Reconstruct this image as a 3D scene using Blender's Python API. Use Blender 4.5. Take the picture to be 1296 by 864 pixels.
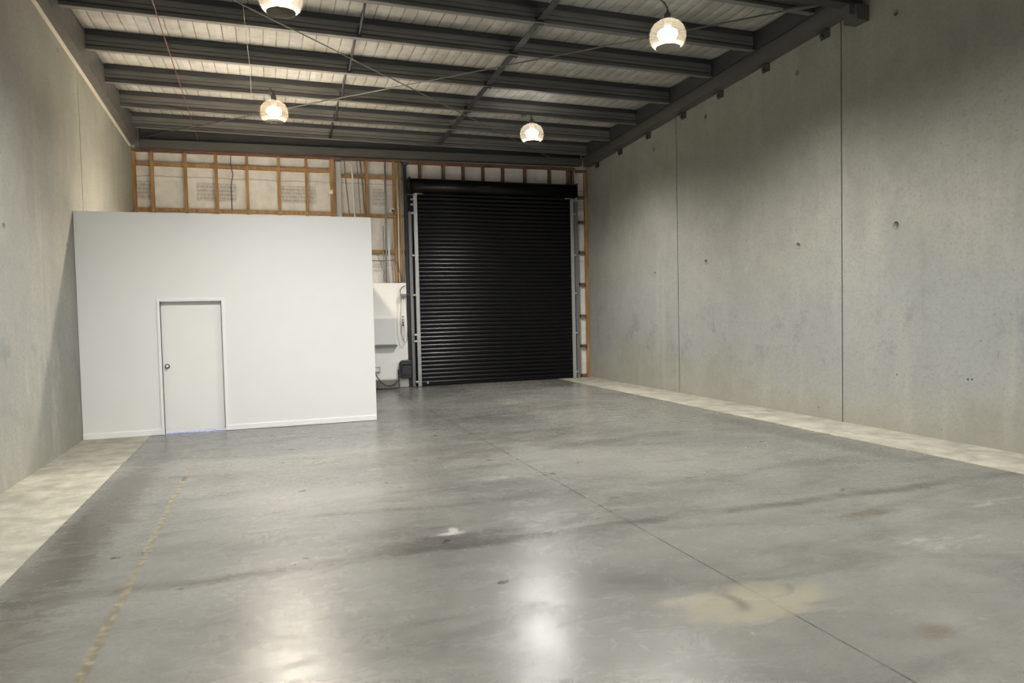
import bpy, bmesh, math, random
from mathutils import Vector, Matrix
random.seed(7)
for o in list(bpy.data.objects): bpy.data.objects.remove(o)
SC = bpy.context.scene
COL = SC.collection

# ------------------------------------------------------------------ camera
CAM_POS = (0.0, 0.0, 1.7356)
YAW, PITCH, ROLL, FPX = 0.33, -0.0392, -0.0225, 900.83
F = Vector((math.sin(YAW)*math.cos(PITCH), math.cos(YAW)*math.cos(PITCH), math.sin(PITCH)))
R0 = Vector((math.cos(YAW), -math.sin(YAW), 0)); U0 = R0.cross(F)
R1 = R0*math.cos(ROLL) + U0*math.sin(ROLL); U1 = -R0*math.sin(ROLL) + U0*math.cos(ROLL)
cd = bpy.data.cameras.new('camera'); cd.sensor_width = 36; cd.lens = FPX/1296*36; cd.clip_start = .05
cam = bpy.data.objects.new('camera', cd); COL.objects.link(cam)
cam.matrix_world = Matrix((( R1.x, U1.x, -F.x, CAM_POS[0]), (R1.y, U1.y, -F.y, CAM_POS[1]), (R1.z, U1.z, -F.z, CAM_POS[2]), (0,0,0,1)))
SC.camera = cam

# ------------------------------------------------------------------ light and exposure
W = bpy.data.worlds.new('world'); SC.world = W; W.use_nodes = True
W.node_tree.nodes['Background'].inputs[0].default_value = (0.80, 0.88, 1.0, 1)
W.node_tree.nodes['Background'].inputs[1].default_value = 0.22     # dim bluish fill, added by leaving the front end open
SC.view_settings.view_transform = 'Standard'; SC.view_settings.look = 'None'
SC.view_settings.gamma = 1; SC.view_settings.use_curve_mapping = False
SC.view_settings.exposure = 0.10
SPOT_W = 1400.0          # downward light of one high bay lamp
SPOT_ANG = 163.0        # cut-off of the lamp reflectors
BULB = 27.0             # radiance of the glowing bulb
WARM = (1.0, 0.88, 0.72); COOL = (1.0, 0.975, 0.93)

# ------------------------------------------------------------------ room numbers
L, R, D, P = -2.648, 8.1055, 17.296, 12.0
Y0, Y1 = -5.0, 17.55
SL = 0.0466
def zb(y): return 5.70 + SL*(D - y)      # underside of the purlins
def zt(y): return 5.49 + SL*(D - y)      # top edge of the side walls in view
SKEW = 0.022

# ------------------------------------------------------------------ mesh helpers
class MB:
    def __init__(s): s.bm = bmesh.new()
    def box(s, a, b):
        vs = [s.bm.verts.new((x,y,z)) for x in (a[0],b[0]) for y in (a[1],b[1]) for z in (a[2],b[2])]
        for f in ((0,1,3,2),(4,6,7,5),(0,4,5,1),(2,3,7,6),(0,2,6,4),(1,5,7,3)): s.bm.faces.new([vs[i] for i in f])
        return s
    def hexa(s, pts):            # 8 points, same order as box
        vs = [s.bm.verts.new(p) for p in pts]
        for f in ((0,1,3,2),(4,6,7,5),(0,4,5,1),(2,3,7,6),(0,2,6,4),(1,5,7,3)): s.bm.faces.new([vs[i] for i in f])
        return s
    def tube(s, pts, r, n=8, cap=True):
        pts = [Vector(p) for p in pts]; rings = []
        up = None
        for i, p in enumerate(pts):
            d = (pts[min(i+1,len(pts)-1)] - pts[max(i-1,0)]).normalized()
            if up is None:
                up = d.orthogonal().normalized()
            else:
                up = (up - d*up.dot(d)).normalized()
            v = d.cross(up)
            rr = r[i] if isinstance(r,(list,tuple)) else r
            rings.append([s.bm.verts.new(p + (up*math.cos(2*math.pi*k/n) + v*math.sin(2*math.pi*k/n))*rr) for k in range(n)])
        for a, b in zip(rings, rings[1:]):
            for k in range(n):
                f = s.bm.faces.new((a[k], a[(k+1)%n], b[(k+1)%n], b[k])); f.smooth = True
        if cap:
            s.bm.faces.new(rings[0][::-1]); s.bm.faces.new(rings[-1])
        return s
    def lathe(s, c, prof, n=24, axis='z', cap=False):   # prof = [(radius, offset)]
        c = Vector(c); rings = []
        for r, h in prof:
            ring = []
            for k in range(n):
                a = 2*math.pi*k/n; x, y = r*math.cos(a), r*math.sin(a)
                v = {'z':(x,y,h), 'y':(x,h,y), 'x':(h,x,y)}[axis]
                ring.append(s.bm.verts.new(c + Vector(v)))
            rings.append(ring)
        for a, b in zip(rings, rings[1:]):
            for k in range(n):
                f = s.bm.faces.new((a[k], a[(k+1)%n], b[(k+1)%n], b[k])); f.smooth = True
        if cap: s.bm.faces.new(rings[0][::-1]); s.bm.faces.new(rings[-1])
        return s
    def prism(s, prof, p0, p1, u, v, closed=True):      # extrude a 2-D outline (in axes u, v) from p0 to p1
        p0, p1, u, v = map(Vector, (p0,p1,u,v))
        a = [s.bm.verts.new(p0 + u*x + v*y) for x, y in prof]; b = [s.bm.verts.new(p1 + u*x + v*y) for x, y in prof]
        n = len(prof)
        for k in range(n if closed else n-1): s.bm.faces.new((a[k], a[(k+1)%n], b[(k+1)%n], b[k]))
        if closed: s.bm.faces.new(a[::-1]); s.bm.faces.new(b)
        return s
    def build(s, name, mat, parent=None, bevel=0, solid=0):
        bmesh.ops.recalc_face_normals(s.bm, faces=s.bm.faces)
        me = bpy.data.meshes.new(name); s.bm.to_mesh(me); s.bm.free(); me.materials.append(mat)
        o = bpy.data.objects.new(name, me); COL.objects.link(o)
        if parent: o.parent = parent; o.matrix_parent_inverse = Matrix.Translation(-parent.location)
        if solid: m = o.modifiers.new('solid','SOLIDIFY'); m.thickness = solid
        if bevel:
            m = o.modifiers.new('bevel','BEVEL'); m.width = bevel; m.segments = 2; m.limit_method = 'ANGLE'; m.angle_limit = math.radians(50)
        return o
def tag(o, label=None, cat=None, group=None, kind=None):
    if label: o['label'] = label
    if cat: o['category'] = cat
    if group: o['group'] = group
    if kind: o['kind'] = kind
    return o
def thing(name, loc, label, cat, group=None):
    o = bpy.data.objects.new(name, None); COL.objects.link(o); o.location = loc; o.empty_display_size = .1
    return tag(o, label, cat, group)
def struct(mb, name, mat, label=None, cat=None, **k):
    return tag(mb.build(name, mat, **k), label, cat, kind='structure')
def cut_holes(o, holes, axis, r=.045, depth=.07):       # real recesses left by the lifting anchors
    c = MB()
    for p in holes: c.lathe(p, [(r,-depth),(r,depth)], 14, axis, cap=True)
    cut = c.build('cutter', o.data.materials[0])
    m = o.modifiers.new('b','BOOLEAN'); m.operation = 'DIFFERENCE'; m.object = cut; m.solver = 'EXACT'
    dg = bpy.context.evaluated_depsgraph_get(); me = bpy.data.meshes.new_from_object(o.evaluated_get(dg))
    o.modifiers.clear(); o.data = me
    bpy.data.objects.remove(cut)

# ------------------------------------------------------------------ material helpers
class N:
    def __init__(s, name):
        s.m = bpy.data.materials.new(name); s.m.use_nodes = True; s.t = s.m.node_tree
        s.b = s.t.nodes['Principled BSDF']; s.pos = s.t.nodes.new('ShaderNodeNewGeometry').outputs['Position']
        sp = s.t.nodes.new('ShaderNodeSeparateXYZ'); s.l(s.pos, sp.inputs[0]); s.x, s.y, s.z = sp.outputs
    def l(s, a, b):
        if hasattr(a, 'is_output') or hasattr(a, 'links'): s.t.links.new(a, b)
        else: b.default_value = a
    def math(s, op, a, b=0.0, c=None, clamp=False):
        n = s.t.nodes.new('ShaderNodeMath'); n.operation = op; n.use_clamp = clamp
        s.l(a, n.inputs[0]); s.l(b, n.inputs[1])
        if c is not None: s.l(c, n.inputs[2])
        return n.outputs[0]
    def noise(s, scale, detail=5, rough=.6, stretch=(1,1,1), off=(0,0,0), dist=0):
        mp = s.t.nodes.new('ShaderNodeMapping'); mp.inputs['Scale'].default_value = stretch; mp.inputs['Location'].default_value = off
        s.l(s.pos, mp.inputs[0]); n = s.t.nodes.new('ShaderNodeTexNoise'); s.l(mp.outputs[0], n.inputs['Vector'])
        n.inputs['Scale'].default_value = scale; n.inputs['Detail'].default_value = detail; n.inputs['Roughness'].default_value = rough
        n.inputs['Distortion'].default_value = dist
        return n.outputs[0]
    def step(s, v, lo, hi, a=0.0, b=1.0):
        n = s.t.nodes.new('ShaderNodeMapRange'); n.interpolation_type = 'SMOOTHSTEP'
        s.l(v, n.inputs[0]); n.inputs[1].default_value = lo; n.inputs[2].default_value = hi; n.inputs[3].default_value = a; n.inputs[4].default_value = b
        return n.outputs[0]
    def mix(s, f, a, b, mode='MIX'):
        n = s.t.nodes.new('ShaderNodeMix'); n.data_type = 'RGBA'; n.blend_type = mode; n.clamp_factor = True
        s.l(f, n.inputs[0])
        for q, i in ((a,6),(b,7)):
            if isinstance(q, tuple): n.inputs[i].default_value = (*q, 1) if len(q)==3 else q
            else: s.l(q, n.inputs[i])
        return n.outputs[2]
    def band(s, v, c, w, soft):            # 1 inside |v-c|<w
        return s.step(s.math('ABSOLUTE', s.math('SUBTRACT', v, c)), w, w+soft, 1.0, 0.0)
    def ell(s, x, y, rx, ry, n, wob=.6, u=None, v=None):     # soft ragged ellipse in x, y
        u = u or s.x; v = v or s.y
        a = s.math('DIVIDE', s.math('SUBTRACT', u, x), rx); b = s.math('DIVIDE', s.math('SUBTRACT', v, y), ry)
        d = s.math('SQRT', s.math('ADD', s.math('MULTIPLY', a, a), s.math('MULTIPLY', b, b)))
        d = s.math('ADD', d, s.math('MULTIPLY', s.math('SUBTRACT', n, .5), wob*3))
        return s.step(d, .35, 1.15, 1.0, 0.0)
    def bump(s, h, strength=.2, dist=.01):
        n = s.t.nodes.new('ShaderNodeBump'); n.inputs['Strength'].default_value = strength; n.inputs['Distance'].default_value = dist
        s.l(h, n.inputs['Height']); s.l(n.outputs[0], s.b.inputs['Normal'])
    def col(s, c):
        if isinstance(c, tuple): s.b.inputs['Base Color'].default_value = (*c, 1)
        else: s.l(c, s.b.inputs['Base Color'])
        return s
    def set(s, **k):
        for a, v in k.items(): s.l(v, s.b.inputs[{'rough':'Roughness','metal':'Metallic','spec':'Specular IOR Level','em':'Emission Strength'}[a]])
        return s
def simple(name, c, rough=.5, metal=0, var=.12, scale=6):
    n = N(name); k = n.noise(scale, 4)
    n.col(n.mix(k, tuple(v*(1-var) for v in c), tuple(min(1,v*(1+var)) for v in c))).set(rough=n.step(k, .2, .8, rough*.85, min(1,rough*1.15)), metal=metal)
    return n.m

# polished slab
n = N('floor_concrete')
big = n.noise(.42, 8, .62, dist=.5); mid = n.noise(1.6, 8, .62, (1,1.5,1)); fine = n.noise(38, 5, .8); fine2 = n.noise(9, 7, .75, off=(3,9,0))
sw = n.noise(.8, 9, .68, (.55,1.6,1), (7,2,0), 1.0); rag = n.noise(3.2, 9, .75, (.8,1.4,1), (1,6,0), .8)
c = n.mix(n.step(big, .30, .70), (0.112,0.110,0.100), (0.163,0.160,0.145))
c = n.mix(n.math('MULTIPLY', n.step(sw, .46, .70), .72), c, (0.074,0.072,0.065))
c = n.mix(n.math('MULTIPLY', n.step(mid, .46, .76), .45), c, (0.191,0.187,0.169))
c = n.mix(n.math('MULTIPLY', n.step(rag, .50, .70), .42), c, (0.079,0.076,0.067))
c = n.mix(n.math('MULTIPLY', n.step(fine, .46, .70), .42), c, (0.070,0.069,0.061))
c = n.mix(n.math('MULTIPLY', n.step(fine2, .55, .80), .22), c, (0.210,0.206,0.187))
# transverse joint with its stain, sealed saw cut, filled joint on the left
wy = n.math('ADD', n.y, n.math('MULTIPLY', n.math('SUBTRACT', n.noise(1.3,6,.7), .5), .26))
tm = n.math('MULTIPLY', n.band(wy, 5.14, .01, .13), n.step(n.noise(1.0,7,.7,off=(4,0,0)), .34, .58, .15, 1.0))
c = n.mix(n.math('MULTIPLY', tm, .8), c, (0.057,0.053,0.046))
c = n.mix(n.math('MULTIPLY', n.band(wy, 8.6, .02, .20), n.math('MULTIPLY', n.step(n.noise(.9,6,.65,off=(9,3,0)), .45, .62), .4)), c, (0.070,0.067,0.060))
c = n.mix(n.math('MULTIPLY', n.band(n.x, 2.76, .0035, .005), n.step(mid, .35, .5, .55, .9)), c, (.04,.038,.034))
jn = n.math('ADD', n.x, n.math('MULTIPLY', n.math('SUBTRACT', n.noise(7,5,.7), .5), .05))
jm = n.math('MULTIPLY', n.band(jn, -.925, .021, .012), n.step(n.y, 9.6, 10.1, 1.0, 0.0))
c = n.mix(n.math('MULTIPLY', jm, .8), c, n.mix(n.step(n.noise(14,5,.7), .42, .62), (0.108,0.091,0.057), (0.222,0.197,0.133)))
c = n.mix(n.math('MULTIPLY', n.math('MULTIPLY', n.band(jn, -.925, .016, .012), n.band(n.y, 8.55, .10, .05)), .85), c, (.03,.027,.024))
wisp = n.noise(5, 9, .8, (.6,1.8,1), (3,3,0), 1.5)
W_, Y_, D_ = (.30,.29,.265), (0.286,0.260,0.171), (0.057,0.053,0.047)
for (x,y,rx,ry,cc,st) in ((2.66,3.46,.60,.30,Y_,.40),(2.30,3.64,.24,.07,(.21,.195,.155),.6),(5.94,4.50,.42,.09,W_,.55),(5.80,4.42,.20,.05,W_,.5),
      (4.62,3.82,.50,.13,W_,.50),(4.45,3.95,.16,.20,W_,.4),(1.32,5.46,.14,.05,(.40,.39,.36),.75),(1.36,5.54,.05,.09,(.40,.39,.36),.7),(2.21,7.14,.40,.10,W_,.6),(1.22,5.26,.85,.24,D_,.62),(.95,5.62,.5,.2,D_,.35),
      (4.70,4.62,.42,.10,(.06,.046,.03),.65),(3.10,5.35,.75,.22,D_,.42),(3.30,2.80,.16,.10,(.085,.07,.045),.6),(2.42,12.6,.6,.6,D_,.40),(3.4,5.8,.7,.30,D_,.38),
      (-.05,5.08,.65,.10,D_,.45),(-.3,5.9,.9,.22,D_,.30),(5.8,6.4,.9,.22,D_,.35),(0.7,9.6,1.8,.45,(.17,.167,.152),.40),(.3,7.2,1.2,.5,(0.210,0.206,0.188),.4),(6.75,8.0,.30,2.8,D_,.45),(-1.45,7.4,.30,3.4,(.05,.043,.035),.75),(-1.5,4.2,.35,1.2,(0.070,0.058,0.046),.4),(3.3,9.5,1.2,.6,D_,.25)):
    e_ = n.ell(x,y,rx,ry,rag,.75)
    if cc is W_: e_ = n.math('MULTIPLY', e_, n.step(wisp, .46, .60))
    c = n.mix(n.math('MULTIPLY', e_, st), c, cc)
moon = n.math('MULTIPLY', n.ell(2.545,3.52,.085,.17,mid,.15), n.math('SUBTRACT', 1.0, n.ell(2.485,3.54,.09,.17,mid,.15)))
c = n.mix(n.math('MULTIPLY', moon, .75), c, (.075,.07,.06))
sp = n.noise(5.5, 2, .5, off=(2,5,1))
c = n.mix(n.math('MULTIPLY', n.step(sp, .735, .765), .8), c, (.025,.023,.02))
c = n.mix(n.math('MULTIPLY', n.math('MULTIPLY', n.step(n.noise(11,3,.5,(1,.6,1),off=(8,1,4)), .70, .74), n.step(mid,.45,.6)), .45), c, (.27,.26,.24))
n.col(c).set(rough=n.math('ADD', n.step(big, .3, .7, .22, .28), n.step(rag, .45, .75, 0, .15)), spec=.5)
n.bump(n.math('ADD', n.math('MULTIPLY', mid, .6), n.math('ADD', n.math('MULTIPLY', fine2, .35), n.math('MULTIPLY', fine, .12))), .15, .02)
M_floor = n.m

n = N('raw_concrete')           # unsealed strips along the walls
k = n.noise(3, 8, .7); k2 = n.noise(30, 4, .7); k3 = n.noise(1.2, 5, .65, off=(3,3,0))
c = n.mix(n.step(k,.35,.68), (.235,.224,.182), (.37,.352,.288)); c = n.mix(n.math('MULTIPLY', n.step(k2,.58,.75), .35), c, (.12,.11,.088))
c = n.mix(n.math('MULTIPLY', n.step(k3,.52,.70), .45), c, (.145,.135,.108))
n.col(c).set(rough=.9); n.bump(k2, .3, .006); M_strip = n.m

def tilt_concrete(name, left=False):
    n = N(name)
    big = n.noise(.45, 8, .66, off=(1.7,.4,2)); streak = n.noise(1.5, 7, .62, (1.4,1.4,.16)); mid = n.noise(2.0, 8, .70, off=(5,1,0)); fine = n.noise(26, 5, .8); pit = n.noise(16, 3, .6, off=(0,2,7)); mot = n.noise(6, 6, .72, off=(2,8,3))
    c = n.mix(n.step(big, .34, .66), (.265,.262,.226), (.335,.332,.29))
    # cooler cement band low on the panels
    wz = n.math('ADD', n.z, n.math('MULTIPLY', n.math('SUBTRACT', big, .5), 3.4))
    cool = n.math('MULTIPLY', n.step(wz, .3, .9), n.step(wz, 1.7, 3.1, 1.0, 0.0))
    c = n.mix(n.math('MULTIPLY', cool, .70 if not left else .40), c, (.285,.296,.288))
    c = n.mix(n.math('MULTIPLY', n.math('MULTIPLY', n.step(mid, .51, .68), n.step(n.z, .5, 1.0)), n.step(n.z, 1.4, 2.2, .55, .10)), c, (.165,.176,.185))
    c = n.mix(n.math('MULTIPLY', n.step(streak, .50, .72), .35), c, (.40,.396,.35))
    c = n.mix(n.math('MULTIPLY', n.step(streak, .26, .44, 1.0, 0.0), .32), c, (.205,.202,.175))
    c = n.mix(n.math('MULTIPLY', n.step(mot, .50, .74), .32), c, (.205,.205,.185))
    c = n.mix(n.math('MULTIPLY', n.step(mot, .28, .46, 1.0, 0.0), .25), c, (.39,.387,.345))
    c = n.mix(n.math('MULTIPLY', n.step(fine, .46, .72), .50), c, (.175,.172,.152))
    c = n.mix(n.math('MULTIPLY', n.step(pit, .68, .74), .6), c, (.15,.142,.12))
    c = n.mix(n.math('MULTIPLY', n.step(n.math('ADD', n.z, n.math('MULTIPLY', mid, .6)), .15, .75, 1.0, 0.0), .5), c, (.27,.252,.20))
    if left:            # pale scratches and scuffs low on the wall
        c = n.mix(n.math('MULTIPLY', n.step(n.noise(1.6, 6, .7, (1,1,.5), (9,4,1)), .56, .72), n.step(n.z, 2.4, 2.0, 0.0, .45)), c, (.42,.415,.38))
    n.col(c).set(rough=.82, spec=.3); n.bump(n.math('ADD', n.math('MULTIPLY', fine, .6), mid), .35, .014)
    return n.m
M_wall = tilt_concrete('tilt_panel_concrete'); M_walll = tilt_concrete('tilt_panel_concrete_left', True)

n = N('roof_blanket')           # pale faced blanket on safety mesh
k = n.noise(2.5, 5, .6); 
gx = n.math('ABSOLUTE', n.math('SUBTRACT', n.math('FRACT', n.math('DIVIDE', n.math('ADD', n.x, n.math('MULTIPLY', n.noise(3,2), .03)), .20)), .5))
gy = n.math('ABSOLUTE', n.math('SUBTRACT', n.math('FRACT', n.math('DIVIDE', n.y, .30)), .5))
line = n.math('MAXIMUM', n.math('MULTIPLY', n.step(gx, .0, .07, 1.0, 0.0), n.step(n.noise(2.1,3,off=(1,1,1)), .40, .55, .5, .95)), n.math('MULTIPLY', n.step(gy, .0, .03, 1.0, 0.0), .18))
c = n.mix(n.step(k,.35,.65), (.345,.333,.305), (.44,.427,.395)); c = n.mix(line, c, (.09,.085,.075))
n.col(c).set(rough=.7, spec=.25); n.bump(n.math('ADD', n.math('MULTIPLY', gx, 1.2), n.math('MULTIPLY', k, .5)), .5, .03); M_blanket = n.m

n = N('building_wrap')          # white wrap behind the timber, with its faded printed patches and laps
k = n.noise(4, 6, .65); k2 = n.noise(1.1, 4, .6)
c = n.mix(n.step(k,.3,.7), (.70,.68,.64), (.84,.82,.78))
patch = None
for cx, w in ((-2.49,.17),(-.98,.40),(.76,.40),(2.66,.16),(7.93,.10)):
    pm = n.band(n.x, cx, w, .03); patch = pm if patch is None else n.math('MAXIMUM', patch, pm)
rows = n.step(n.math('ABSOLUTE', n.math('SUBTRACT', n.math('FRACT', n.math('DIVIDE', n.z, .085)), .5)), .16, .26, 1.0, .6)
pm = n.math('MULTIPLY', n.math('MULTIPLY', patch, n.band(n.z, 4.60, .185, .03)), n.math('MULTIPLY', rows, n.step(n.noise(30,2,.5,(1.4,1,.5)), .34, .60, .45, 1.0)))
c = n.mix(n.math('MULTIPLY', pm, .8), c, (.30,.295,.28))
lz = n.math('ADD', n.z, n.math('MULTIPLY', n.math('SUBTRACT', n.noise(2.2,3), .5), .10))
c = n.mix(n.math('MULTIPLY', n.band(lz, 4.91, .004, .018), .55), c, (.30,.28,.24))
c = n.mix(n.math('MULTIPLY', n.band(lz, 3.08, .004, .02), .5), c, (.34,.31,.26))
c = n.mix(n.math('MULTIPLY', n.step(k2,.5,.7), .25), c, (.50,.46,.38))
n.col(c).set(rough=.55); n.bump(k, .5, .03); M_wrap = n.m

n = N('framing_timber')
g = n.noise(3, 6, .6, (5,5,.6)); g2 = n.noise(2, 4, .6)
c = n.mix(n.step(g,.35,.65), (.29,.165,.068), (.43,.265,.125)); c = n.mix(n.math('MULTIPLY', n.step(g2,.55,.72), .5), c, (.19,.10,.042))
n.col(c).set(rough=.75, spec=.25); M_timber = n.m
n = N('reddish_timber'); g = n.noise(3, 6, .6, (.6,5,5)); n.col(n.mix(n.step(g,.35,.65), (.135,.07,.045), (.22,.12,.075))).set(rough=.75, spec=.25); M_redtimber = n.m
n = N('galvanised_purlin'); g = n.noise(2.5, 5, .65, (.25,1,1)); n.col(n.mix(n.step(g,.3,.7), (.15,.148,.138), (.225,.22,.205))).set(rough=.55, metal=.15, spec=.35); M_purlin = n.m
M_beam = simple('grey_painted_steel', (.10,.098,.09), .5, .1)
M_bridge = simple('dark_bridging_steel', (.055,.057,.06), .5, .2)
M_rod = simple('brace_rod_steel', (.20,.195,.18), .45, .5)
M_white = simple('white_wall_paint', (.80,.80,.785), .55, 0, .02, 3)
M_door = simple('white_door_paint', (.84,.84,.82), .4, 0, .02, 3)
M_trim = simple('white_trim_gloss', (.86,.86,.85), .35, 0, .02)
M_board = simple('white_board', (.88,.87,.84), .5, 0, .05, 3)
M_black = simple('black_slat_paint', (.004,.004,.0045), .30, 0, .02)
M_black.node_tree.nodes['Principled BSDF'].inputs['Specular IOR Level'].default_value = .22
for l_ in list(M_black.node_tree.nodes['Principled BSDF'].inputs['Roughness'].links): M_black.node_tree.links.remove(l_)
M_black.node_tree.nodes['Principled BSDF'].inputs['Roughness'].default_value = .3
M_blackbox = simple('black_plastic', (.035,.037,.04), .4, 0, .2)
M_darkface = simple('dark_blue_grey_face', (.045,.05,.065), .3, 0, .1)
M_rail = simple('galvanised_rail', (.50,.51,.51), .38, .55, .12)
M_greyrail = simple('dull_grey_rail', (.20,.20,.20), .5, .3, .12)
M_dark = simple('dark_jamb_steel', (.025,.025,.026), .5, .1)
M_post = simple('pale_steel_post', (.58,.58,.57), .5, .2, .12)
M_cabinet = simple('pale_grey_enamel', (.74,.74,.73), .45, 0, .03)
M_conduit = simple('white_conduit', (.74,.73,.70), .45, 0, .05)
M_cable = simple('dark_cable', (.05,.045,.04), .5, 0, .2)
M_brown = simple('brown_cable', (.22,.15,.09), .6, 0, .2)
M_greycable = simple('grey_cable', (.28,.27,.26), .55, 0, .15)
M_red = simple('red_cable_sheath', (.16,.05,.04), .5, 0, .15)
M_chrome = simple('dark_chrome', (.10,.10,.10), .3, .8, .2)
M_tub = simple('grey_tub_plastic', (.40,.39,.37), .55, 0, .18, 5)
M_seal = simple('dark_joint_sealant', (.085,.08,.065), .8, 0, .3)
M_flash = simple('pale_edge_flashing', (.72,.66,.55), .5, 0, .08)
M_lampbody = simple('grey_lamp_body', (.12,.12,.12), .45, .4)
def emis(name, c, st):
    n = N(name); n.col((0.8,0.8,0.8)); n.b.inputs['Emission Color'].default_value = (*c,1); n.b.inputs['Emission Strength'].default_value = st; return n.m
M_bulbw = emis('warm_glowing_bulb', WARM, BULB); M_bulbc = emis('neutral_glowing_bulb', COOL, BULB)
n = N('halo_acrylic')  # see-through warm skin that gives the glare around each bulb
ribs = n.noise(40, 2, .5)
tr = n.t.nodes.new('ShaderNodeBsdfTransparent'); tl = n.t.nodes.new('ShaderNodeBsdfTranslucent'); tl.inputs[0].default_value = (1,.86,.62,1)
mx = n.t.nodes.new('ShaderNodeMixShader'); mx.inputs[0].default_value = .05
n.t.links.new(tr.outputs[0], mx.inputs[1]); n.t.links.new(tl.outputs[0], mx.inputs[2])
n.t.links.new(mx.outputs[0], n.t.nodes['Material Output'].inputs['Surface']); M_halo = n.m

# ------------------------------------------------------------------ the setting
struct(MB().box((L-.2,Y0,-.25),(R+.2,Y1+.1,0)), 'floor', M_floor, 'grey polished concrete warehouse slab with stains, scuffs and saw-cut joints', 'floor')
def strip(name, xa0, xa1, xb0, xb1, y0, y1, lab):
    return struct(MB().hexa([(xa0,y0,-.01),(xa0,y0,.004),(xb0,y1,-.01),(xb0,y1,.004),(xa1,y0,-.01),(xa1,y0,.004),(xb1,y1,-.01),(xb1,y1,.004)]), name, M_strip, lab, 'floor strip')
strip('trim_1', L, -1.735, L, -1.735, Y0, D, 'rough cream unsealed concrete strip along the left wall')
strip('trim_2', 7.16, R, 7.16, R, Y0, D+.05, 'rough cream unsealed concrete strip along the right wall')

def panels(name, xs, joints, mat, lab):
    mb = MB(); ys = [Y0] + joints + [Y1]
    for i, (a, b) in enumerate(zip(ys, ys[1:])):
        a2 = a + (.011 if i else 0); b2 = b - (.011 if i < len(ys)-2 else 0)
        mb.box((xs[0], a2, -.1), (xs[1], b2, 7.1))
    return struct(mb, name, mat, lab, 'wall')
wr = panels('wall_right', (R, R+.18), [-.5, 3.97, 8.444, 12.914], M_wall, 'tall grey tilt-up concrete panel wall on the right with anchor holes')
cut_holes(wr, [(R,7.483,2.825),(R,9.37,2.732),(R,11.924,2.66),(R,13.842,2.545),(R,16.374,2.56),(R,9.362,5.461),(R,11.87,5.444),(R,13.80,5.26),(R,7.478,5.647)], 'x')
cut_holes(wr, [(R,6.377,.806),(R,6.43,.80),(R,8.938,.166),(R,7.47,.783)], 'x', .016, .03)
wl = panels('wall_left', (L-.18, L), [-.3, 4.2, 8.3, 12.68][0:1] + [3.9, 12.68], M_walll, 'grey concrete panel wall on the left beside the white office box')
cut_holes(wl, [(L,9.055,2.79),(L,11.604,5.564),(L,11.62,2.83)], 'x')
for w, x, js in ((wr, R+.012, [-.5,3.97,8.444,12.914]), (wl, L-.027, [-.3,3.9,12.68])):
    for y in js: MB().box((x, y-.012, 0), (x+.015, y+.012, 7.0)).build('joint_sealant', M_seal, w)
# anchor rings at the mouth of the larger holes
for y, z in ((7.483,2.825),(9.37,2.732),(11.924,2.66),(13.842,2.545)):
    MB().lathe((R,y,z), [(.045,-.002),(.062,-.004),(.064,.002)], 16, 'x').build('hole_rim', M_wall, wr)
struct(MB().box((L-.18, D+.05, -.1), (R+.18, Y1+.1, 7.1)), 'wall_back', M_wrap, 'end wall of white building wrap with faded print behind the timber', 'wall')

mb = MB()                                                    # roof blanket, sagging a little between purlins
ya, nseg = Y0, 0
purl = [16.55, 15.28, 14.00, 12.62, 11.17, 9.97, 8.60, 7.25, 5.9, 4.55, 3.2, 1.85, .5, -.85, -2.2, -3.55]
ys = []
edges = [Y1] + purl + [Y0]
for a, b in zip(edges, edges[1:]):
    for k in range(6): ys.append((a + (b-a)*k/6, .05*math.sin(math.pi*k/6)))
ys.append((Y0, 0))
rows = []
xs = [L + (R-L)*i/24 for i in range(25)]
for y, sag in ys: rows.append([mb.bm.verts.new((x, y + SKEW*x, zb(y)+.31 - sag)) for x in xs])
for a, b in zip(rows, rows[1:]):
    for k in range(24):
        f = mb.bm.faces.new((a[k],a[k+1],b[k+1],b[k])); f.smooth = True
struct(mb, 'ceiling', M_blanket, 'pale mesh-backed roof insulation blanket above the purlins', 'ceiling', solid=-.04)
struct(MB().hexa([(L-.18,Y0,zb(Y0)+.5),(L-.18,Y0,zb(Y0)+.55),(L-.18,Y1+.4,zb(Y1)+.5),(L-.18,Y1+.4,zb(Y1)+.55),(R+.18,Y0,zb(Y0)+.5),(R+.18,Y0,zb(Y0)+.55),(R+.18,Y1+.4,zb(Y1)+.5),(R+.18,Y1+.4,zb(Y1)+.55)]), 'trim_3', M_beam, 'metal roof sheet over the insulation', 'roof sheet')

# ------------------------------------------------------------------ white office box on the left
OX0, OX1, OZ = L+.006, 1.680, 3.382
DX0, DX1, DZ = -1.545, -.673, 2.040
mb = MB(); mb.box((OX0,P,0),(DX0,P+.10,OZ)).box((DX1,P,0),(OX1,P+.10,OZ)).box((DX0,P,DZ),(DX1,P+.10,OZ))
struct(mb, 'wall_office', M_white, 'plain white front wall of the built-in office box', 'wall')
struct(MB().box((OX1-.10,P+.10,0),(OX1,D-.06,OZ)), 'wall_office_side', M_white, 'white end wall of the office box facing the roller door', 'wall')
struct(MB().box((OX0,P+.10,OZ-.16),(OX1-.10,D-.06,OZ-.01)), 'ceiling_office', M_board, 'flat lid of the white office box', 'ceiling')
struct(MB().box((OX0,P-.012,.004),(DX0-.04,P,.085)).box((DX1+.04,P-.012,.004),(OX1,P,.085)), 'baseboard_office', M_trim, 'low white skirting board along the office box front', 'baseboard', bevel=.003)
struct(MB().box((DX0-.042,P-.016,.004),(DX0,P+.11,DZ+.045)).box((DX1,P-.016,.004),(DX1+.042,P+.11,DZ+.045)).box((DX0,P-.016,DZ),(DX1,P+.11,DZ+.045)), 'trim_4', M_trim, 'white timber frame around the office door', 'door frame', bevel=.003)
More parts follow.
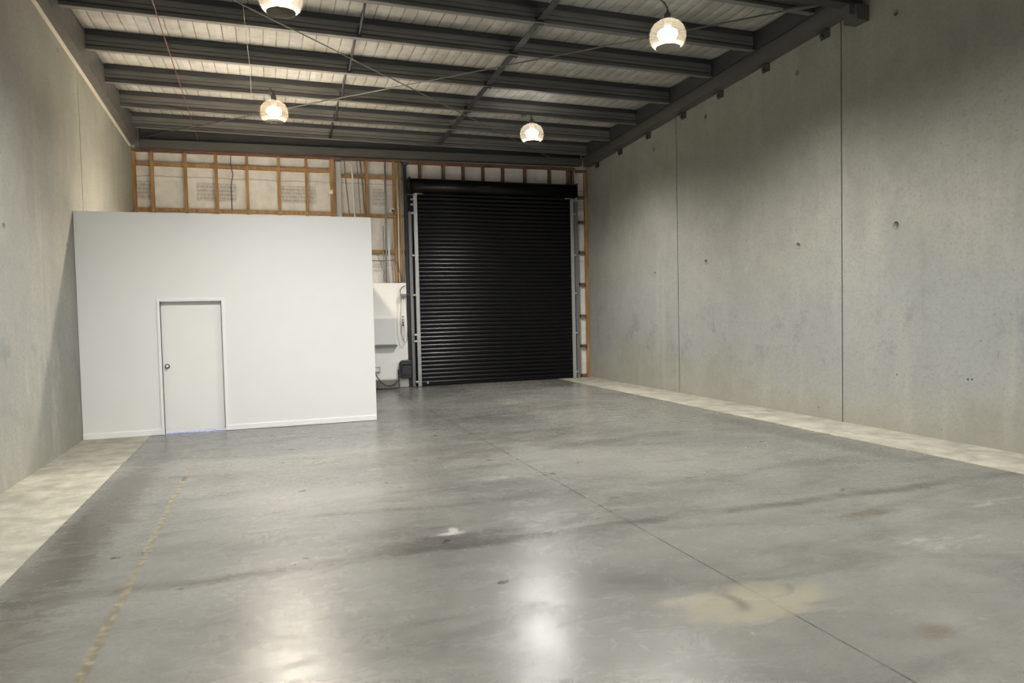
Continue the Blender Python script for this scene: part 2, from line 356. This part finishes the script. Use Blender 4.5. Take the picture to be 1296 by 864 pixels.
d1 = struct(MB().box((DX0+.004,P+.055,.035),(DX1-.006,P+.095,DZ-.006)), 'door_1', M_door, 'plain white flush door with dark round knob in the office front', 'door')
dh = tag(MB().lathe((-1.478,P+.05,1.045), [(.0,-.012),(.030,-.012),(.036,-.006),(.036,.008)], 20, 'y').build('door_handle', M_chrome, d1), 'dark round latch plate')
MB().lathe((-1.478,P+.035,1.045), [(.0,-.03),(.016,-.03),(.02,-.02),(.010,-.008),(.010,.01)], 14, 'y').build('knob', M_trim, dh)
al = bpy.data.lights.new('gap_fill_light','AREA'); al.energy = 330; al.size = 1.0; al.color = (.66,.70,1)  # unseen light without fixture, added for the bluish gap under the door
ao = bpy.data.objects.new('gap_fill_light', al); COL.objects.link(ao); ao.location = (-1.1, P+1.0, 2.9)

# ------------------------------------------------------------------ steel roof
ordn = ['nearest the end wall', 'second from the end wall', 'third from the end wall', 'fourth from the end wall', 'fifth from the end wall', 'sixth from the end wall', 'seventh from the end wall']
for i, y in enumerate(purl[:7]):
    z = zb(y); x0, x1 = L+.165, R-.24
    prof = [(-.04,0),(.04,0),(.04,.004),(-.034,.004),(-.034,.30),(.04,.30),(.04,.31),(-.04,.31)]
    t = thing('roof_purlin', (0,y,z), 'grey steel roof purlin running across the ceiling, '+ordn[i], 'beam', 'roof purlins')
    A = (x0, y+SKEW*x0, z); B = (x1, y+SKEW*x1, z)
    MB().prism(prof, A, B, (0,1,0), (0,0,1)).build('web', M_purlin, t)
    MB().prism([(-.050,.058),(-.041,.058),(-.041,.076),(-.050,.076)], A, B, (0,1,0), (0,0,1)).build('groove_line', M_bridge, t)  # thin dark strips drawing the groove lines of the web
    MB().prism([(-.075,.215),(-.068,.215),(-.068,.288),(.0,.288),(.0,.296),(-.075,.296)], A, B, (0,1,0), (0,0,1)).build('top_flange_shade', M_bridge, t)  # dark strip added for the top flange and its shadow
    MB().prism([(-.045,.135),(-.041,.130),(-.041,.142),(-.045,.138)], A, B, (0,1,0), (0,0,1)).build('groove_line', M_bridge, t)
    MB().prism([(.036,.0),(.042,0),(.042,.03),(.036,.03)], A, B, (0,1,0), (0,0,1)).prism([(-.085,-.012),(-.036,-.012),(-.036,.002),(-.085,.002)], A, B, (0,1,0), (0,0,1)).build('bottom_flange', M_purlin, t)
# eave beam above the end wall
t = thing('eave_beam', (0,D-.15,5.5), 'grey steel channel across the top of the end wall above roller door and timber', 'beam')
A, B = (L+.17, D-.20, 5.47), (R-.2, D-.20, 5.56)
MB().prism([(0,0),(.22,0),(.22,.012),(.012,.012),(.012,.17),(0,.17)], A, B, (0,1,0), (0,0,1)).build('channel', M_beam, t)
MB().prism([(.12,.17),(.2,.17),(.2,.52),(.12,.52)], A, B, (0,1,0), (0,0,1)).build('dark_gap_strip', M_bridge, t)  # added dark strip; its colour stands for the black gap here
# edge beams on the side walls
def edge(xw, s, lab, w, dep):
    ya, yb = 8.15 if s<0 else Y0+.2, D-.25
    t = thing('edge_beam', (xw, ya, zt(ya)), lab, 'beam')
    prof = [(0,0),(w,0),(w,dep),(w-.012,dep),(w-.012,.012),(0,.012)]
    A = (xw, ya, zt(ya)); B = (xw, yb, zt(yb)); u = (s,0,0)
    MB().prism(prof, A, B, u, (0,0,1)).build('angle', M_beam, t)
    return t
t = edge(R, -1, 'dark grey steel angle bolted along the top of the right concrete wall', .20, .26)
for y in (8.75,10.10,11.38,12.62,14.02,15.35,16.6):
    c = MB().box((R-.012, y-.09, zt(y)-.12), (R, y+.09, zt(y))).box((R-.10, y-.09, zt(y)-.016),(R-.012, y+.09, zt(y)-.004)).build('cleat', M_bridge, t)
    MB().lathe((R-.012,y+.05,zt(y)-.07), [(.0,-.035),(.028,-.035),(.028,0)], 6, 'x').build('bolt', M_bridge, c)
MB().prism([(0,0),(.012,0),(.012,.42),(0,.42)], (R-.25,8.15,zt(8.15)+.20), (R-.25,D-.3,zt(D-.3)+.20), (-1,0,0), (0,0,1)).build('purlin_plate', M_bridge, t)
t = edge(L, 1, 'dark steel angle along the top of the left concrete wall above the pale strip', .16, .45)
t = MB().prism([(0,0),(.03,0),(.03,.045),(0,.045)], (L+.002, 2, zt(2)-.047), (L+.002, D-.3, zt(D-.3)-.047), (1,0,0), (0,0,1)).build('edge_flashing', M_flash)
tag(t, 'thin pale strip running along the top edge of the left wall', 'flashing')
# portal rafter, seen at the top right corner
t = thing('roof_rafter', (R,8.05,5.95), 'heavy dark steel rafter meeting the right wall at the top of view', 'beam')
A, B = (L+.17, 8.05, 5.90), (R-.0, 8.05, 5.93)
MB().prism([(-.09,0),(.09,0),(.09,.012),(.006,.012),(.006,.21),(-.006,.21),(-.006,.012),(-.09,.012)], A, B, (0,1,0), (0,0,1)).build('flange', M_bridge, t)
MB().box((R-.30, 7.98, 5.80),(R-.20, 8.12, 5.945)).box((R-.22,7.93,5.72),(R-.002,8.17,5.93)).build('end_plate', M_beam, t)

# bridging lines between the purlins
def bridging(x, lab, rng, mat, hw):
    t = thing('bridging_line', (x, purl[rng[0]], zb(purl[rng[0]])), lab, 'brace')
    for i in rng:
        a, b = purl[i] - .045, purl[i+1] + .05
        MB().prism([(-hw,.0),(hw,.0),(hw,.14),(hw-.006,.14),(hw-.006,.006),(-hw,.006)], (x, a+SKEW*x, zb(a)+.02), (x, b+SKEW*x, zb(b)+.02), (1,0,0), (0,0,1)).build('bridging_bar', mat, t)
        MB().box((x-hw-.015, b+SKEW*x-.02-.075, zb(b)-.02),(x+hw+.015, b+SKEW*x+.03-.075, zb(b)+.10)).build('bracket', mat, t)
    return t
bridging(3.98, 'wide dark steel bridging line between purlins right of ceiling centre', range(0,6), M_bridge, .055)
t = thing('bridging_line', (1.46, 13, 5.9), 'thin dark steel bridging line between purlins above the office end', 'brace')
for i in range(0,5):
    a, b = purl[i]-.045, purl[i+1]+.05; x = 1.47
    MB().tube([(x, a+SKEW*x, zb(a)+.03), (x, b+SKEW*x, zb(b)+.26)], .02, 6).build('bridging_bar', M_bridge, t)
    MB().box((x-.03, a+SKEW*x-.035, zb(a)-.01),(x+.03, a+SKEW*x-.003, zb(a)+.14)).build('bracket', M_bridge, t)
# brace rods
def rod(a, b, lab, drop):
    t = thing('brace_rod', (a[0],a[1],zb(a[1])-.03), lab, 'brace')
    p = Vector((a[0],a[1],zb(a[1])-drop)); q = Vector((b[0],b[1],zb(b[1])-drop))
    MB().tube([p,q], .011, 6).build('rod', M_rod, t)
    d = (q-p).normalized()
    MB().tube([p+d*.15,p+d*.20,p+d*.62,p+d*.67], [.012,.034,.034,.012], 8).build('turnbuckle', M_beam, t)
    MB().box((p.x-.05,p.y-.05,p.z-.02),(p.x+.05,p.y+.05,p.z+drop)).build('lug', M_beam, t)
rod((R-.34,8.25), (L+.24,17.0), 'thin diagonal brace rod from the upper right wall corner towards back left', .05)
rod((L+.24,8.25), (7.1,17.0), 'thin diagonal brace rod from front left towards the back right corner', .08)
# red cable strung under the purlins, thin drop chain
pts = []
for i, y in enumerate([17.0,16.55,15.9,15.28,14.6,14.0,13.3,12.62,11.9,11.17,10.5,9.97,9.3,8.6,8.2]):
    pts.append((-1.30, y, zb(y) - (.022 if i%2 else .03)))
tag(MB().tube(pts, .009, 6).build('red_cable', M_red), 'thin red cable strung under the purlins on the left', 'cable')
tag(MB().tube([(-.14,14.0,zb(14)-.01),(-.135,12.62,zb(12.62)-.01),(-.16,11.2,zb(11.2)-.01),(-.17,9.97,zb(9.97)-.01)], .0045, 6).build('pale_cable', M_greycable), 'very thin pale cable under the purlins between red cable and lamp', 'cable')

# ------------------------------------------------------------------ high bay lamps
def lamp(x, y, z, lab, mb_, colr, anchor_y, watt=SPOT_W):
    t = thing('high_bay_lamp', (x,y,z-.16), lab, 'lamp', 'high bay ceiling lamps')
    b = MB().lathe((x,y,z), [(.001,-.085),(.06,-.08),(.105,-.055),(.13,-.012),(.125,.025),(.09,.055),(.05,.075)], 24, cap=True).build('bulb', mb_, t)
    MB().lathe((x,y,z), [(.165,-.175),(.215,-.13),(.24,-.06),(.24,0),(.222,.07),(.18,.13),(.12,.17),(.055,.19)], 32).build('halo_globe', M_halo, t, solid=.003)  # added globe, shaped to stand for the glare halo of the bulb
    MB().lathe((x,y,z), [(.03,.07),(.05,.10),(.05,.17),(.045,.18),(.045,.26),(.03,.28),(.012,.29)], 20, cap=True).build('housing', M_lampbody, t)
    top = zb(anchor_y)
    h = MB()
    h.tube([(x,y,z+.28),(x,y,z+.36)], .012, 8).build('hook', M_lampbody, t)
    ch = MB(); p0 = Vector((x,y,z+.34)); p1 = Vector((x,anchor_y,top)); n_ = max(2,int((p1-p0).length/.055))
    for k in range(n_):
        a = p0.lerp(p1, k/n_); bb = p0.lerp(p1, (k+1.25)/n_ if k < n_-1 else 1.0)
        o = Vector((.011,0,0)) if k%2 else Vector((0,.011,0))
        m_ = (a+bb)/2
        ch.tube([a, m_+o, bb, m_-o, a+Vector((0,0,.0005))], .0045, 5)
    ch.build('chain', M_lampbody, t)
    MB().box((x-.05,anchor_y-.05,top-.03),(x+.05,anchor_y+.05,top-.013)).build('beam_clamp', M_lampbody, t)
    cb = MB().tube([(x+.04,y,z+.25),(x-.05,y-.02,z+.40),(x-.07,(y+anchor_y)/2,z+.55 if top-z>.6 else (z+.4+top)/2),(x-.06,anchor_y,top-.02)], .008, 6).build('flex', M_cable, t)
    for nm, typ, en, off in (('lamp_light','SPOT',watt,-.10),):
        ld = bpy.data.lights.new(nm, typ); ld.energy = en; ld.color = colr; ld.shadow_soft_size = .12
        ld.spot_size = math.radians(SPOT_ANG); ld.spot_blend = 1.0
        lo = bpy.data.objects.new(nm, ld); COL.objects.link(lo); lo.parent = t; lo.location = (0,0,.16+off)
    return t
lamp(.236, 13.38, 5.40, 'lit warm high bay lamp above the white office box', M_bulbw, WARM, 14.0+SKEW*.236-.03, SPOT_W*1.3)
lamp(5.19, 13.62, 5.375, 'lit high bay lamp in front of the black roller door', M_bulbc, COOL, 14.0+SKEW*5.2-.05)
lamp(5.15, 8.38, 5.39, 'largest lit high bay lamp, nearest the right concrete wall', M_bulbc, COOL, 8.60+SKEW*5.15)
lamp(.262, 8.50, 5.34, 'high bay lamp cut off by the top edge, left of centre', M_bulbc, COOL, 8.60)
# fill lights added behind the camera, continuing the lamp rows; unseen, only their light
for x, colr in ((5.15, COOL), (.25, COOL)):
    for y in (3.3, -1.8):
        ld = bpy.data.lights.new('lamp_light','SPOT'); ld.energy = SPOT_W*.75; ld.color = colr; ld.shadow_soft_size = .12; ld.spot_size = math.radians(SPOT_ANG); ld.spot_blend = 1.0
        lo = bpy.data.objects.new('lamp_light', ld); COL.objects.link(lo); lo.location = (x, y, 5.5)

# ------------------------------------------------------------------ timber framing on the end wall
FY0, FY1 = D-.045, D+.049
def frame(lab, studs, nogs, plate=None, w=.032, mat=M_timber, nogmat=None):
    t = thing('timber_frame', (studs[0][0], D, 0), lab, 'wall framing')
    for x, z0, z1, *ww in studs: MB().box((x-(ww or [w])[0],FY0,z0),(x+(ww or [w])[0],FY1,z1)).build('stud', mat, t)
    for x0, x1, z in nogs:
        xs = sorted([s[0] for s in studs if x0 < s[0] < x1 and s[1] < z < s[2]]); cuts = [x0] + xs + [x1]
        for a, b in zip(cuts, cuts[1:]):
            a2 = a + (w if a in xs else 0); b2 = b - (w if b in xs else 0)
            if b2 - a2 > .03: MB().box((a2,FY0+.004,z-.04),(b2,FY1,z+.035)).build('nog', nogmat or mat, t)
    for x0, x1, z0, z1, hh in (plate or []):
        MB().hexa([(x0,FY0-.004,z0),(x0,FY0-.004,z0+hh),(x0,FY1,z0),(x0,FY1,z0+hh),(x1,FY0-.004,z1),(x1,FY0-.004,z1+hh),(x1,FY1,z1),(x1,FY1,z1+hh)]).build('top_plate', M_redtimber, t)
    return t
frame('timber stud frame on the end wall above the white office box',
      [(L+.034,3.3,5.42),(-2.265,3.3,5.42),(-1.604,3.3,5.43),(-.973,3.3,5.43),(-.326,3.3,5.43),(.356,3.3,5.44),(.968,3.3,5.44),(1.553,3.3,5.44,.052)],
      [(L+.034,1.568,5.165),(L+.034,1.568,4.175)], [(L+.002,1.60,5.42,5.445,.05)])
frame('timber stud frame between pale steel post and roller door',
      [(2.345,2.56,5.44),(3.00,2.56,5.45),(3.115,2.56,5.45)], [(1.76,3.21,5.07),(1.76,3.21,4.15),(1.76,3.21,3.30)], [(1.76,3.21,5.44,5.455,.04)])
frame('short timber studs on the end wall above the black roller drum',
      [(3.64,4.82,5.43),(4.231,4.82,5.435),(4.735,4.82,5.44),(5.249,4.82,5.445),(5.773,4.82,5.45),(6.372,4.82,5.455),(7.049,4.82,5.46),(7.575,4.82,5.46),(7.70,4.82,5.465)],
      [], [(3.36,7.76,5.42,5.45,.07)], .034, M_redtimber)
frame('narrow timber frame between roller door and right concrete wall',
      [(8.065,0.01,5.47)], [(7.86,8.05,4.75),(7.86,8.05,4.10),(7.86,8.05,3.31),(7.86,8.05,2.47),(7.86,8.05,1.635),(7.86,8.05,.84),(7.86,8.05,.055)], [(7.80,8.09,5.40,5.41,.06)], .036, nogmat=M_redtimber)

t = thing('steel_post', (1.68,D,0), 'pale grey steel post beside the timber frame at the office end', 'post')
MB().box((1.625,D-.07,3.3),(1.635,D+.046,5.46)).box((1.735,D-.07,3.3),(1.745,D+.046,5.46)).box((1.635,D-.01,3.3),(1.735,D+.0,5.46)).build('channel', M_post, t)
MB().box((1.61,D-.075,5.40),(1.76,D+.046,5.462)).build('cap_plate', M_beam, t)
t = thing('steel_post', (3.28,D,0), 'dark steel post at the left jamb of the roller door', 'post')
MB().box((3.232,D-.06,.006),(3.30,D+.046,5.46)).build('channel', M_dark, t)
MB().box((3.21,D-.08,5.39),(3.34,D+.046,5.47)).build('cap_plate', M_beam, t)

# conduits and cables down the bay between office and roller door
YC = D-.076
pts = [(1.75,YC,5.355),(1.90,YC,5.375),(1.965,YC,5.35),(2.0,YC,5.28),(2.015,YC,5.03),(2.035,YC,4.55),(2.042,YC,3.30)]
tag(MB().tube(pts, .020, 10).build('conduit', M_conduit), 'bright white bent conduit pipe next to the pale steel post', 'conduit')
for (pts, r, m, nm, lab) in (
   ([(1.83,5.42),(1.85,4.95),(1.90,4.3),(1.92,3.3)], .013, M_brown, 'wall_cable', 'brown cable hanging just left of the white bent conduit'),
   ([(2.12,5.42),(2.14,4.9),(2.17,4.3),(2.20,3.3)], .012, M_greycable, 'wall_cable', 'grey cable hanging just right of the white bent conduit'),
   ([(2.20,5.42),(2.235,4.95),(2.265,4.3),(2.275,3.3)], .019, M_brown, 'wall_cable', 'thick brown cable close to the stud above the white board'),
   ([(2.78,5.42),(2.77,4.1),(2.755,3.3),(2.74,2.55)], .024, M_greycable, 'conduit', 'grey conduit running down beside the small camera to the white board'),
   ([(2.70,3.9),(2.69,3.3),(2.69,2.55)], .010, M_greycable, 'wall_cable', 'thin grey cable left of the grey conduit above the white board'),
   ([(2.83,3.8),(2.82,3.1),(2.82,2.55)], .022, M_conduit, 'conduit', 'white conduit right of the grey conduit above the white board'),
   ([(3.06,5.42),(3.07,4.2),(3.06,3.3),(3.06,2.55)], .016, M_conduit, 'conduit', 'slim white conduit between the two studs by the roller door'),
   ([(3.165,5.42),(3.175,4.2),(3.17,3.3),(3.165,2.55)], .018, M_greycable, 'conduit', 'slim grey conduit right of the studs by the roller door'),
   ([(-.655,5.40),(-.663,5.22),(-.62,4.98),(-.665,4.75),(-.667,4.2)], .010, M_cable, 'wall_cable', 'dark wavy cable hanging in the timber frame over the office'),
   ([(2.42,3.075),(2.70,3.065),(2.94,3.095),(3.02,3.0),(3.09,2.70),(3.10,2.55)], .008, M_cable, 'wall_cable', 'thin dark cable crossing sideways above the white board'),
   ([(2.40,2.93),(2.62,2.91),(2.86,2.97),(2.90,2.80),(2.91,2.55)], .007, M_greycable, 'wall_cable', 'lower thin grey cable crossing sideways just above the white board'),
   ([(2.52,3.24),(2.60,3.02),(2.68,2.80),(2.66,2.55)], .006, M_brown, 'wall_cable', 'thin brown cable slanting down below the lowest nog to the white board')):
    yy = YC if nm == 'conduit' else YC-.012
    tag(MB().tube([(x,yy,z) for x,z in pts], r, 8).build(nm, m), lab, 'conduit' if nm=='conduit' else 'cable')
t = thing('security_camera', (2.90,D-.06,4.27), 'small white camera with dark lens on the nog by the roller door', 'camera')
MB().box((2.845,D-.12,4.235),(2.965,D-.046,4.325)).build('body', M_trim, t, bevel=.006)
tag(MB().lathe((2.935,D-.12,4.265), [(.0,-.012),(.028,-.012),(.032,0)], 14, 'y').build('lens', M_cable, t), 'dark round lens')
t = thing('sensor', (1.49,D-.05,4.68), 'tiny white sensor on the stud beside the pale steel post', 'sensor')
MB().lathe((1.50,D-.045,4.68), [(.0,-.05),(.03,-.045),(.042,-.02),(.042,0)], 14, 'y').build('dome', M_trim, t)
MB().box((1.45,D-.052,4.63),(1.55,D-.045,4.73)).build('mount_plate', M_trim, t)

# white lined board and what hangs on it
t = thing('lining_board', (2.4,D,0), 'white lining board on the end wall between office and roller door', 'board')
MB().box((1.70,D-.075,.01),(3.215,D-.047,2.535)).build('sheet', M_board, t, bevel=.01)
YB = D-.075
t = thing('meter_cabinet', (2.65,YB,1.0), 'pale grey metal wall cabinet on the white board', 'cabinet')
MB().box((2.28,YB-.10,1.04),(2.925,YB,1.69)).build('body', M_cabinet, t, bevel=.008)
tag(MB().box((2.29,YB-.125,1.06),(2.915,YB-.101,1.68)).build('cabinet_door', M_cabinet, t, bevel=.006), 'flat pale grey door')
MB().box((2.27,YB-.13,1.005),(2.945,YB,1.037)).build('sill', M_greyrail, t, bevel=.004)
t = thing('hoist_chain', (3.10,YB-.10,2.2), 'pale looped hand chain hanging from a dark guide beside the roller door', 'chain')
MB().box((3.05,YB-.18,2.19),(3.185,YB-.04,2.265)).build('chain_guide', M_greyrail, t, bevel=.012)
MB().tube([(3.06,YB-.03,2.27),(3.05,YB-.08,2.36),(3.10,YB-.08,2.43),(3.19,YB-.03,2.47)], .010, 8).build('bracket_arm', M_cable, t)
MB().tube([(3.19,YB-.1,2.245),(3.24,YB-.08,2.26),(3.29,YB-.03,2.27)], .008, 8).build('tie_arm', M_greyrail, t)
lp = [(3.06,2.20),(3.045,1.9),(3.03,1.6),(3.045,1.32),(3.09,1.14),(3.14,1.08),(3.175,1.14),(3.19,1.4),(3.185,1.8),(3.175,2.20)]
MB().tube([(x,YB-.11,z) for x,z in lp], .009, 6).build('chain_loop', M_greycable, t)
lp = [(3.09,2.20),(3.10,1.8),(3.125,1.5),(3.14,1.22),(3.155,1.5),(3.15,2.20)]
MB().tube([(x,YB-.13,z) for x,z in lp], .006, 6).build('cord_loop', M_conduit, t)
t = thing('door_control', (3.11,YB-.02,1.5), 'small black pendant control with buttons hanging on the white board', 'switch')
MB().box((3.075,YB-.05,1.50),(3.14,YB-.001,1.70)).build('body', M_trim, t, bevel=.008)
for z, s in ((1.73,.022),(1.655,.020),(1.59,.024),(1.53,.026)):
    tag(MB().lathe((3.108,YB-.05,z-.01), [(.0,-.02),(s,-.018),(s,.0)], 12, 'y').build('button', M_cable, t), 'dark round button')
t = thing('wall_box', (3.15,YB,.22), 'black rounded wall box low beside the roller door rail', 'box')
MB().prism([(-.135,0),(.125,0),(.125,.40),(.09,.445),(-.10,.445),(-.135,.40)], (3.145,YB,.225), (3.145,YB-.15,.225), (1,0,0), (0,0,1)).build('body', M_blackbox, t, bevel=.02)
tag(MB().box((3.045,YB-.165,.32),(3.24,YB-.151,.525)).build('front_panel', M_darkface, t, bevel=.01), 'dark blue-grey face')
MB().box((3.03,YB-.20,.57),(3.255,YB-.151,.60)).build('lip', M_blackbox, t, bevel=.008)
tag(MB().tube([(2.36,YB-.03,.36),(2.41,YB-.10,.335),(2.45,YB-.18,.26),(2.52,YB-.215,.16),(2.62,YB-.215,.085),(2.73,YB-.215,.075),(2.84,YB-.21,.12),(2.95,YB-.17,.21),(2.985,YB-.11,.32),(2.99,YB-.08,.45),(2.995,YB-.05,.60),(3.02,YB-.03,.64)], .013, 8).build('black_cord', M_cable), 'drooping black cord looped from the black wall box', 'cord')
tag(MB().tube([(2.965,YB-.02,.44),(2.965,YB-.04,.2),(2.96,YB-.12,.03),(2.90,YB-.22,.016),(2.70,YB-.26,.016),(2.40,YB-.28,.016)], .014, 8).build('black_cord', M_cable), 'black cord trailing along the floor below the white board', 'cord')
t = thing('outlet', (2.47,YB,.46), 'small grey socket outlet low on the white board', 'outlet')
MB().box((2.38,YB-.04,.385),(2.525,YB,.53)).build('body', M_tub, t, bevel=.006)
MB().box((2.40,YB-.055,.41),(2.505,YB-.041,.50)).build('flap', M_cabinet, t, bevel=.004)
t = thing('tub', (2.66,YB-.2,0), 'low grey plastic tub on the floor under the drooping cord', 'tub')
mb = MB(); prof = [(.24,.004),(.27,.02),(.30,.20),(.315,.205),(.315,.225),(.295,.225),(.262,.03),(0.001,.022)]
rings = []
for r, h in prof: rings.append([mb.bm.verts.new((2.66 + r*.85*math.copysign(abs(math.cos(a))**.6, math.cos(a)), YB-.10 + r*.28*math.copysign(abs(math.sin(a))**.6, math.sin(a)), h)) for a in [2*math.pi*k/28 for k in range(28)]])
for a, b in zip(rings, rings[1:]):
    for k in range(28):
        f = mb.bm.faces.new((a[k],a[(k+1)%28],b[(k+1)%28],b[k])); f.smooth = True
mb.bm.faces.new(rings[0][::-1])
mb.build('bowl', M_tub, t)

# ------------------------------------------------------------------ roller shutter door
t = thing('roller_door', (5.55,D-.05,0), 'tall black slatted roller shutter door on the end wall', 'door')
cx0, cx1 = 3.50, 7.62
mb = MB(); prof = []
pitch = .1005; ns = 47; yc = D-.055
for i in range(ns):
    z = .03 + i*pitch
    for k in range(7):
        s = k/7; prof.append((-.022*math.sin(math.pi*s)**.8 if k else 0, z + pitch*s))
prof.append((0, .03+ns*pitch))
a = [mb.bm.verts.new((cx0,yc+q,z)) for q,z in prof]; b = [mb.bm.verts.new((cx1,yc+q,z)) for q,z in prof]
for k in range(len(prof)-1): mb.bm.faces.new((a[k],b[k],b[k+1],a[k+1]))
mb.build('curtain', M_black, t, solid=-.004)
MB().box((cx0,yc-.035,.004),(cx1,yc+.015,.055)).build('bottom_bar', M_black, t, bevel=.006)
# barrel with rolled curtain
mb = MB(); mb.lathe((3.34,D-.24,4.86), [(.0,0),(.175,0),(.175,4.28),(.0,4.28)], 36, 'x')
mb.build('barrel', M_black, t)
for x in (3.29, 7.64):
    MB().lathe((x,D-.24,4.86), [(.0,0),(.055,0),(.055,.06)], 14, 'x').build('axle', M_bridge, t)
    MB().box((x+.01 if x<5 else x-.01,D-.42,4.68),(x+.03 if x<5 else x+.02,D-.066,5.04)).build('end_bracket', M_black, t, bevel=.005)
MB().box((3.36,D-.035,4.70),(7.6,D-.02,4.80)).build('lintel_plate', M_black, t)
# rails
for sx, lab in ((3.485,'l'),(7.622,'r')):
    s = 1 if sx < 5 else -1
    g = MB().box((sx-.045,yc-.075,.006),(sx+.040,yc-.030,4.66)).build('guide_rail', M_rail, t, bevel=.004)
    MB().tube([(sx,yc-.05,4.62),(sx-.01*s,yc-.05,4.78)], .016, 6).build('guide_horn', M_rail, t)
    MB().tube([(sx,yc-.055,4.69),(sx+.19*s,yc-.055,4.695)], .011, 6).build('stop_pin', M_rail, t)
MB().box((3.31,D-.09,.006),(3.385,D-.07,4.26)).build('side_rail', M_greyrail, t, bevel=.003)
MB().box((3.302,D-.069,.006),(3.44,D-.05,4.66)).build('jamb_plate', M_black, t)
MB().box((7.70,D-.09,.006),(7.80,D-.05,4.62)).build('side_rail', M_greyrail, t, bevel=.003)
MB().box((7.663,D-.049,.006),(7.70,D-.03,4.62)).build('jamb_plate', M_black, t)
for x, zs in ((3.415,(4.55,4.43,4.225,3.20,2.24,1.27,1.11,.12)),(7.68,(4.30,3.23,2.23,1.19,.17))):
    for z in zs: MB().box((x-.045,D-.125,z-.022),(x+.045,D-.091,z+.022)).build('rail_bracket', M_rail, t, bevel=.004)
tag(MB().box((3.66,yc-.05,.056),(3.70,yc-.02,.11)).build('lock_bolt', M_rail, t, bevel=.004), 'pale locking bolt')
bpy.context.view_layer.update()
GROUPS = {'wall_cable':'cables on the end wall', 'conduit':'conduits on the end wall', 'timber_frame':'timber frames of the end wall', 'steel_post':'steel posts of the end wall',
          'edge_beam':'angles along the side walls', 'bridging_line':'bridging lines of the roof', 'brace_rod':'diagonal roof brace rods', 'black_cord':'black cords by the wall box'}
for o in COL.objects:
    g = GROUPS.get(o.name.split('.')[0])
    if g and not o.parent: o['group'] = g
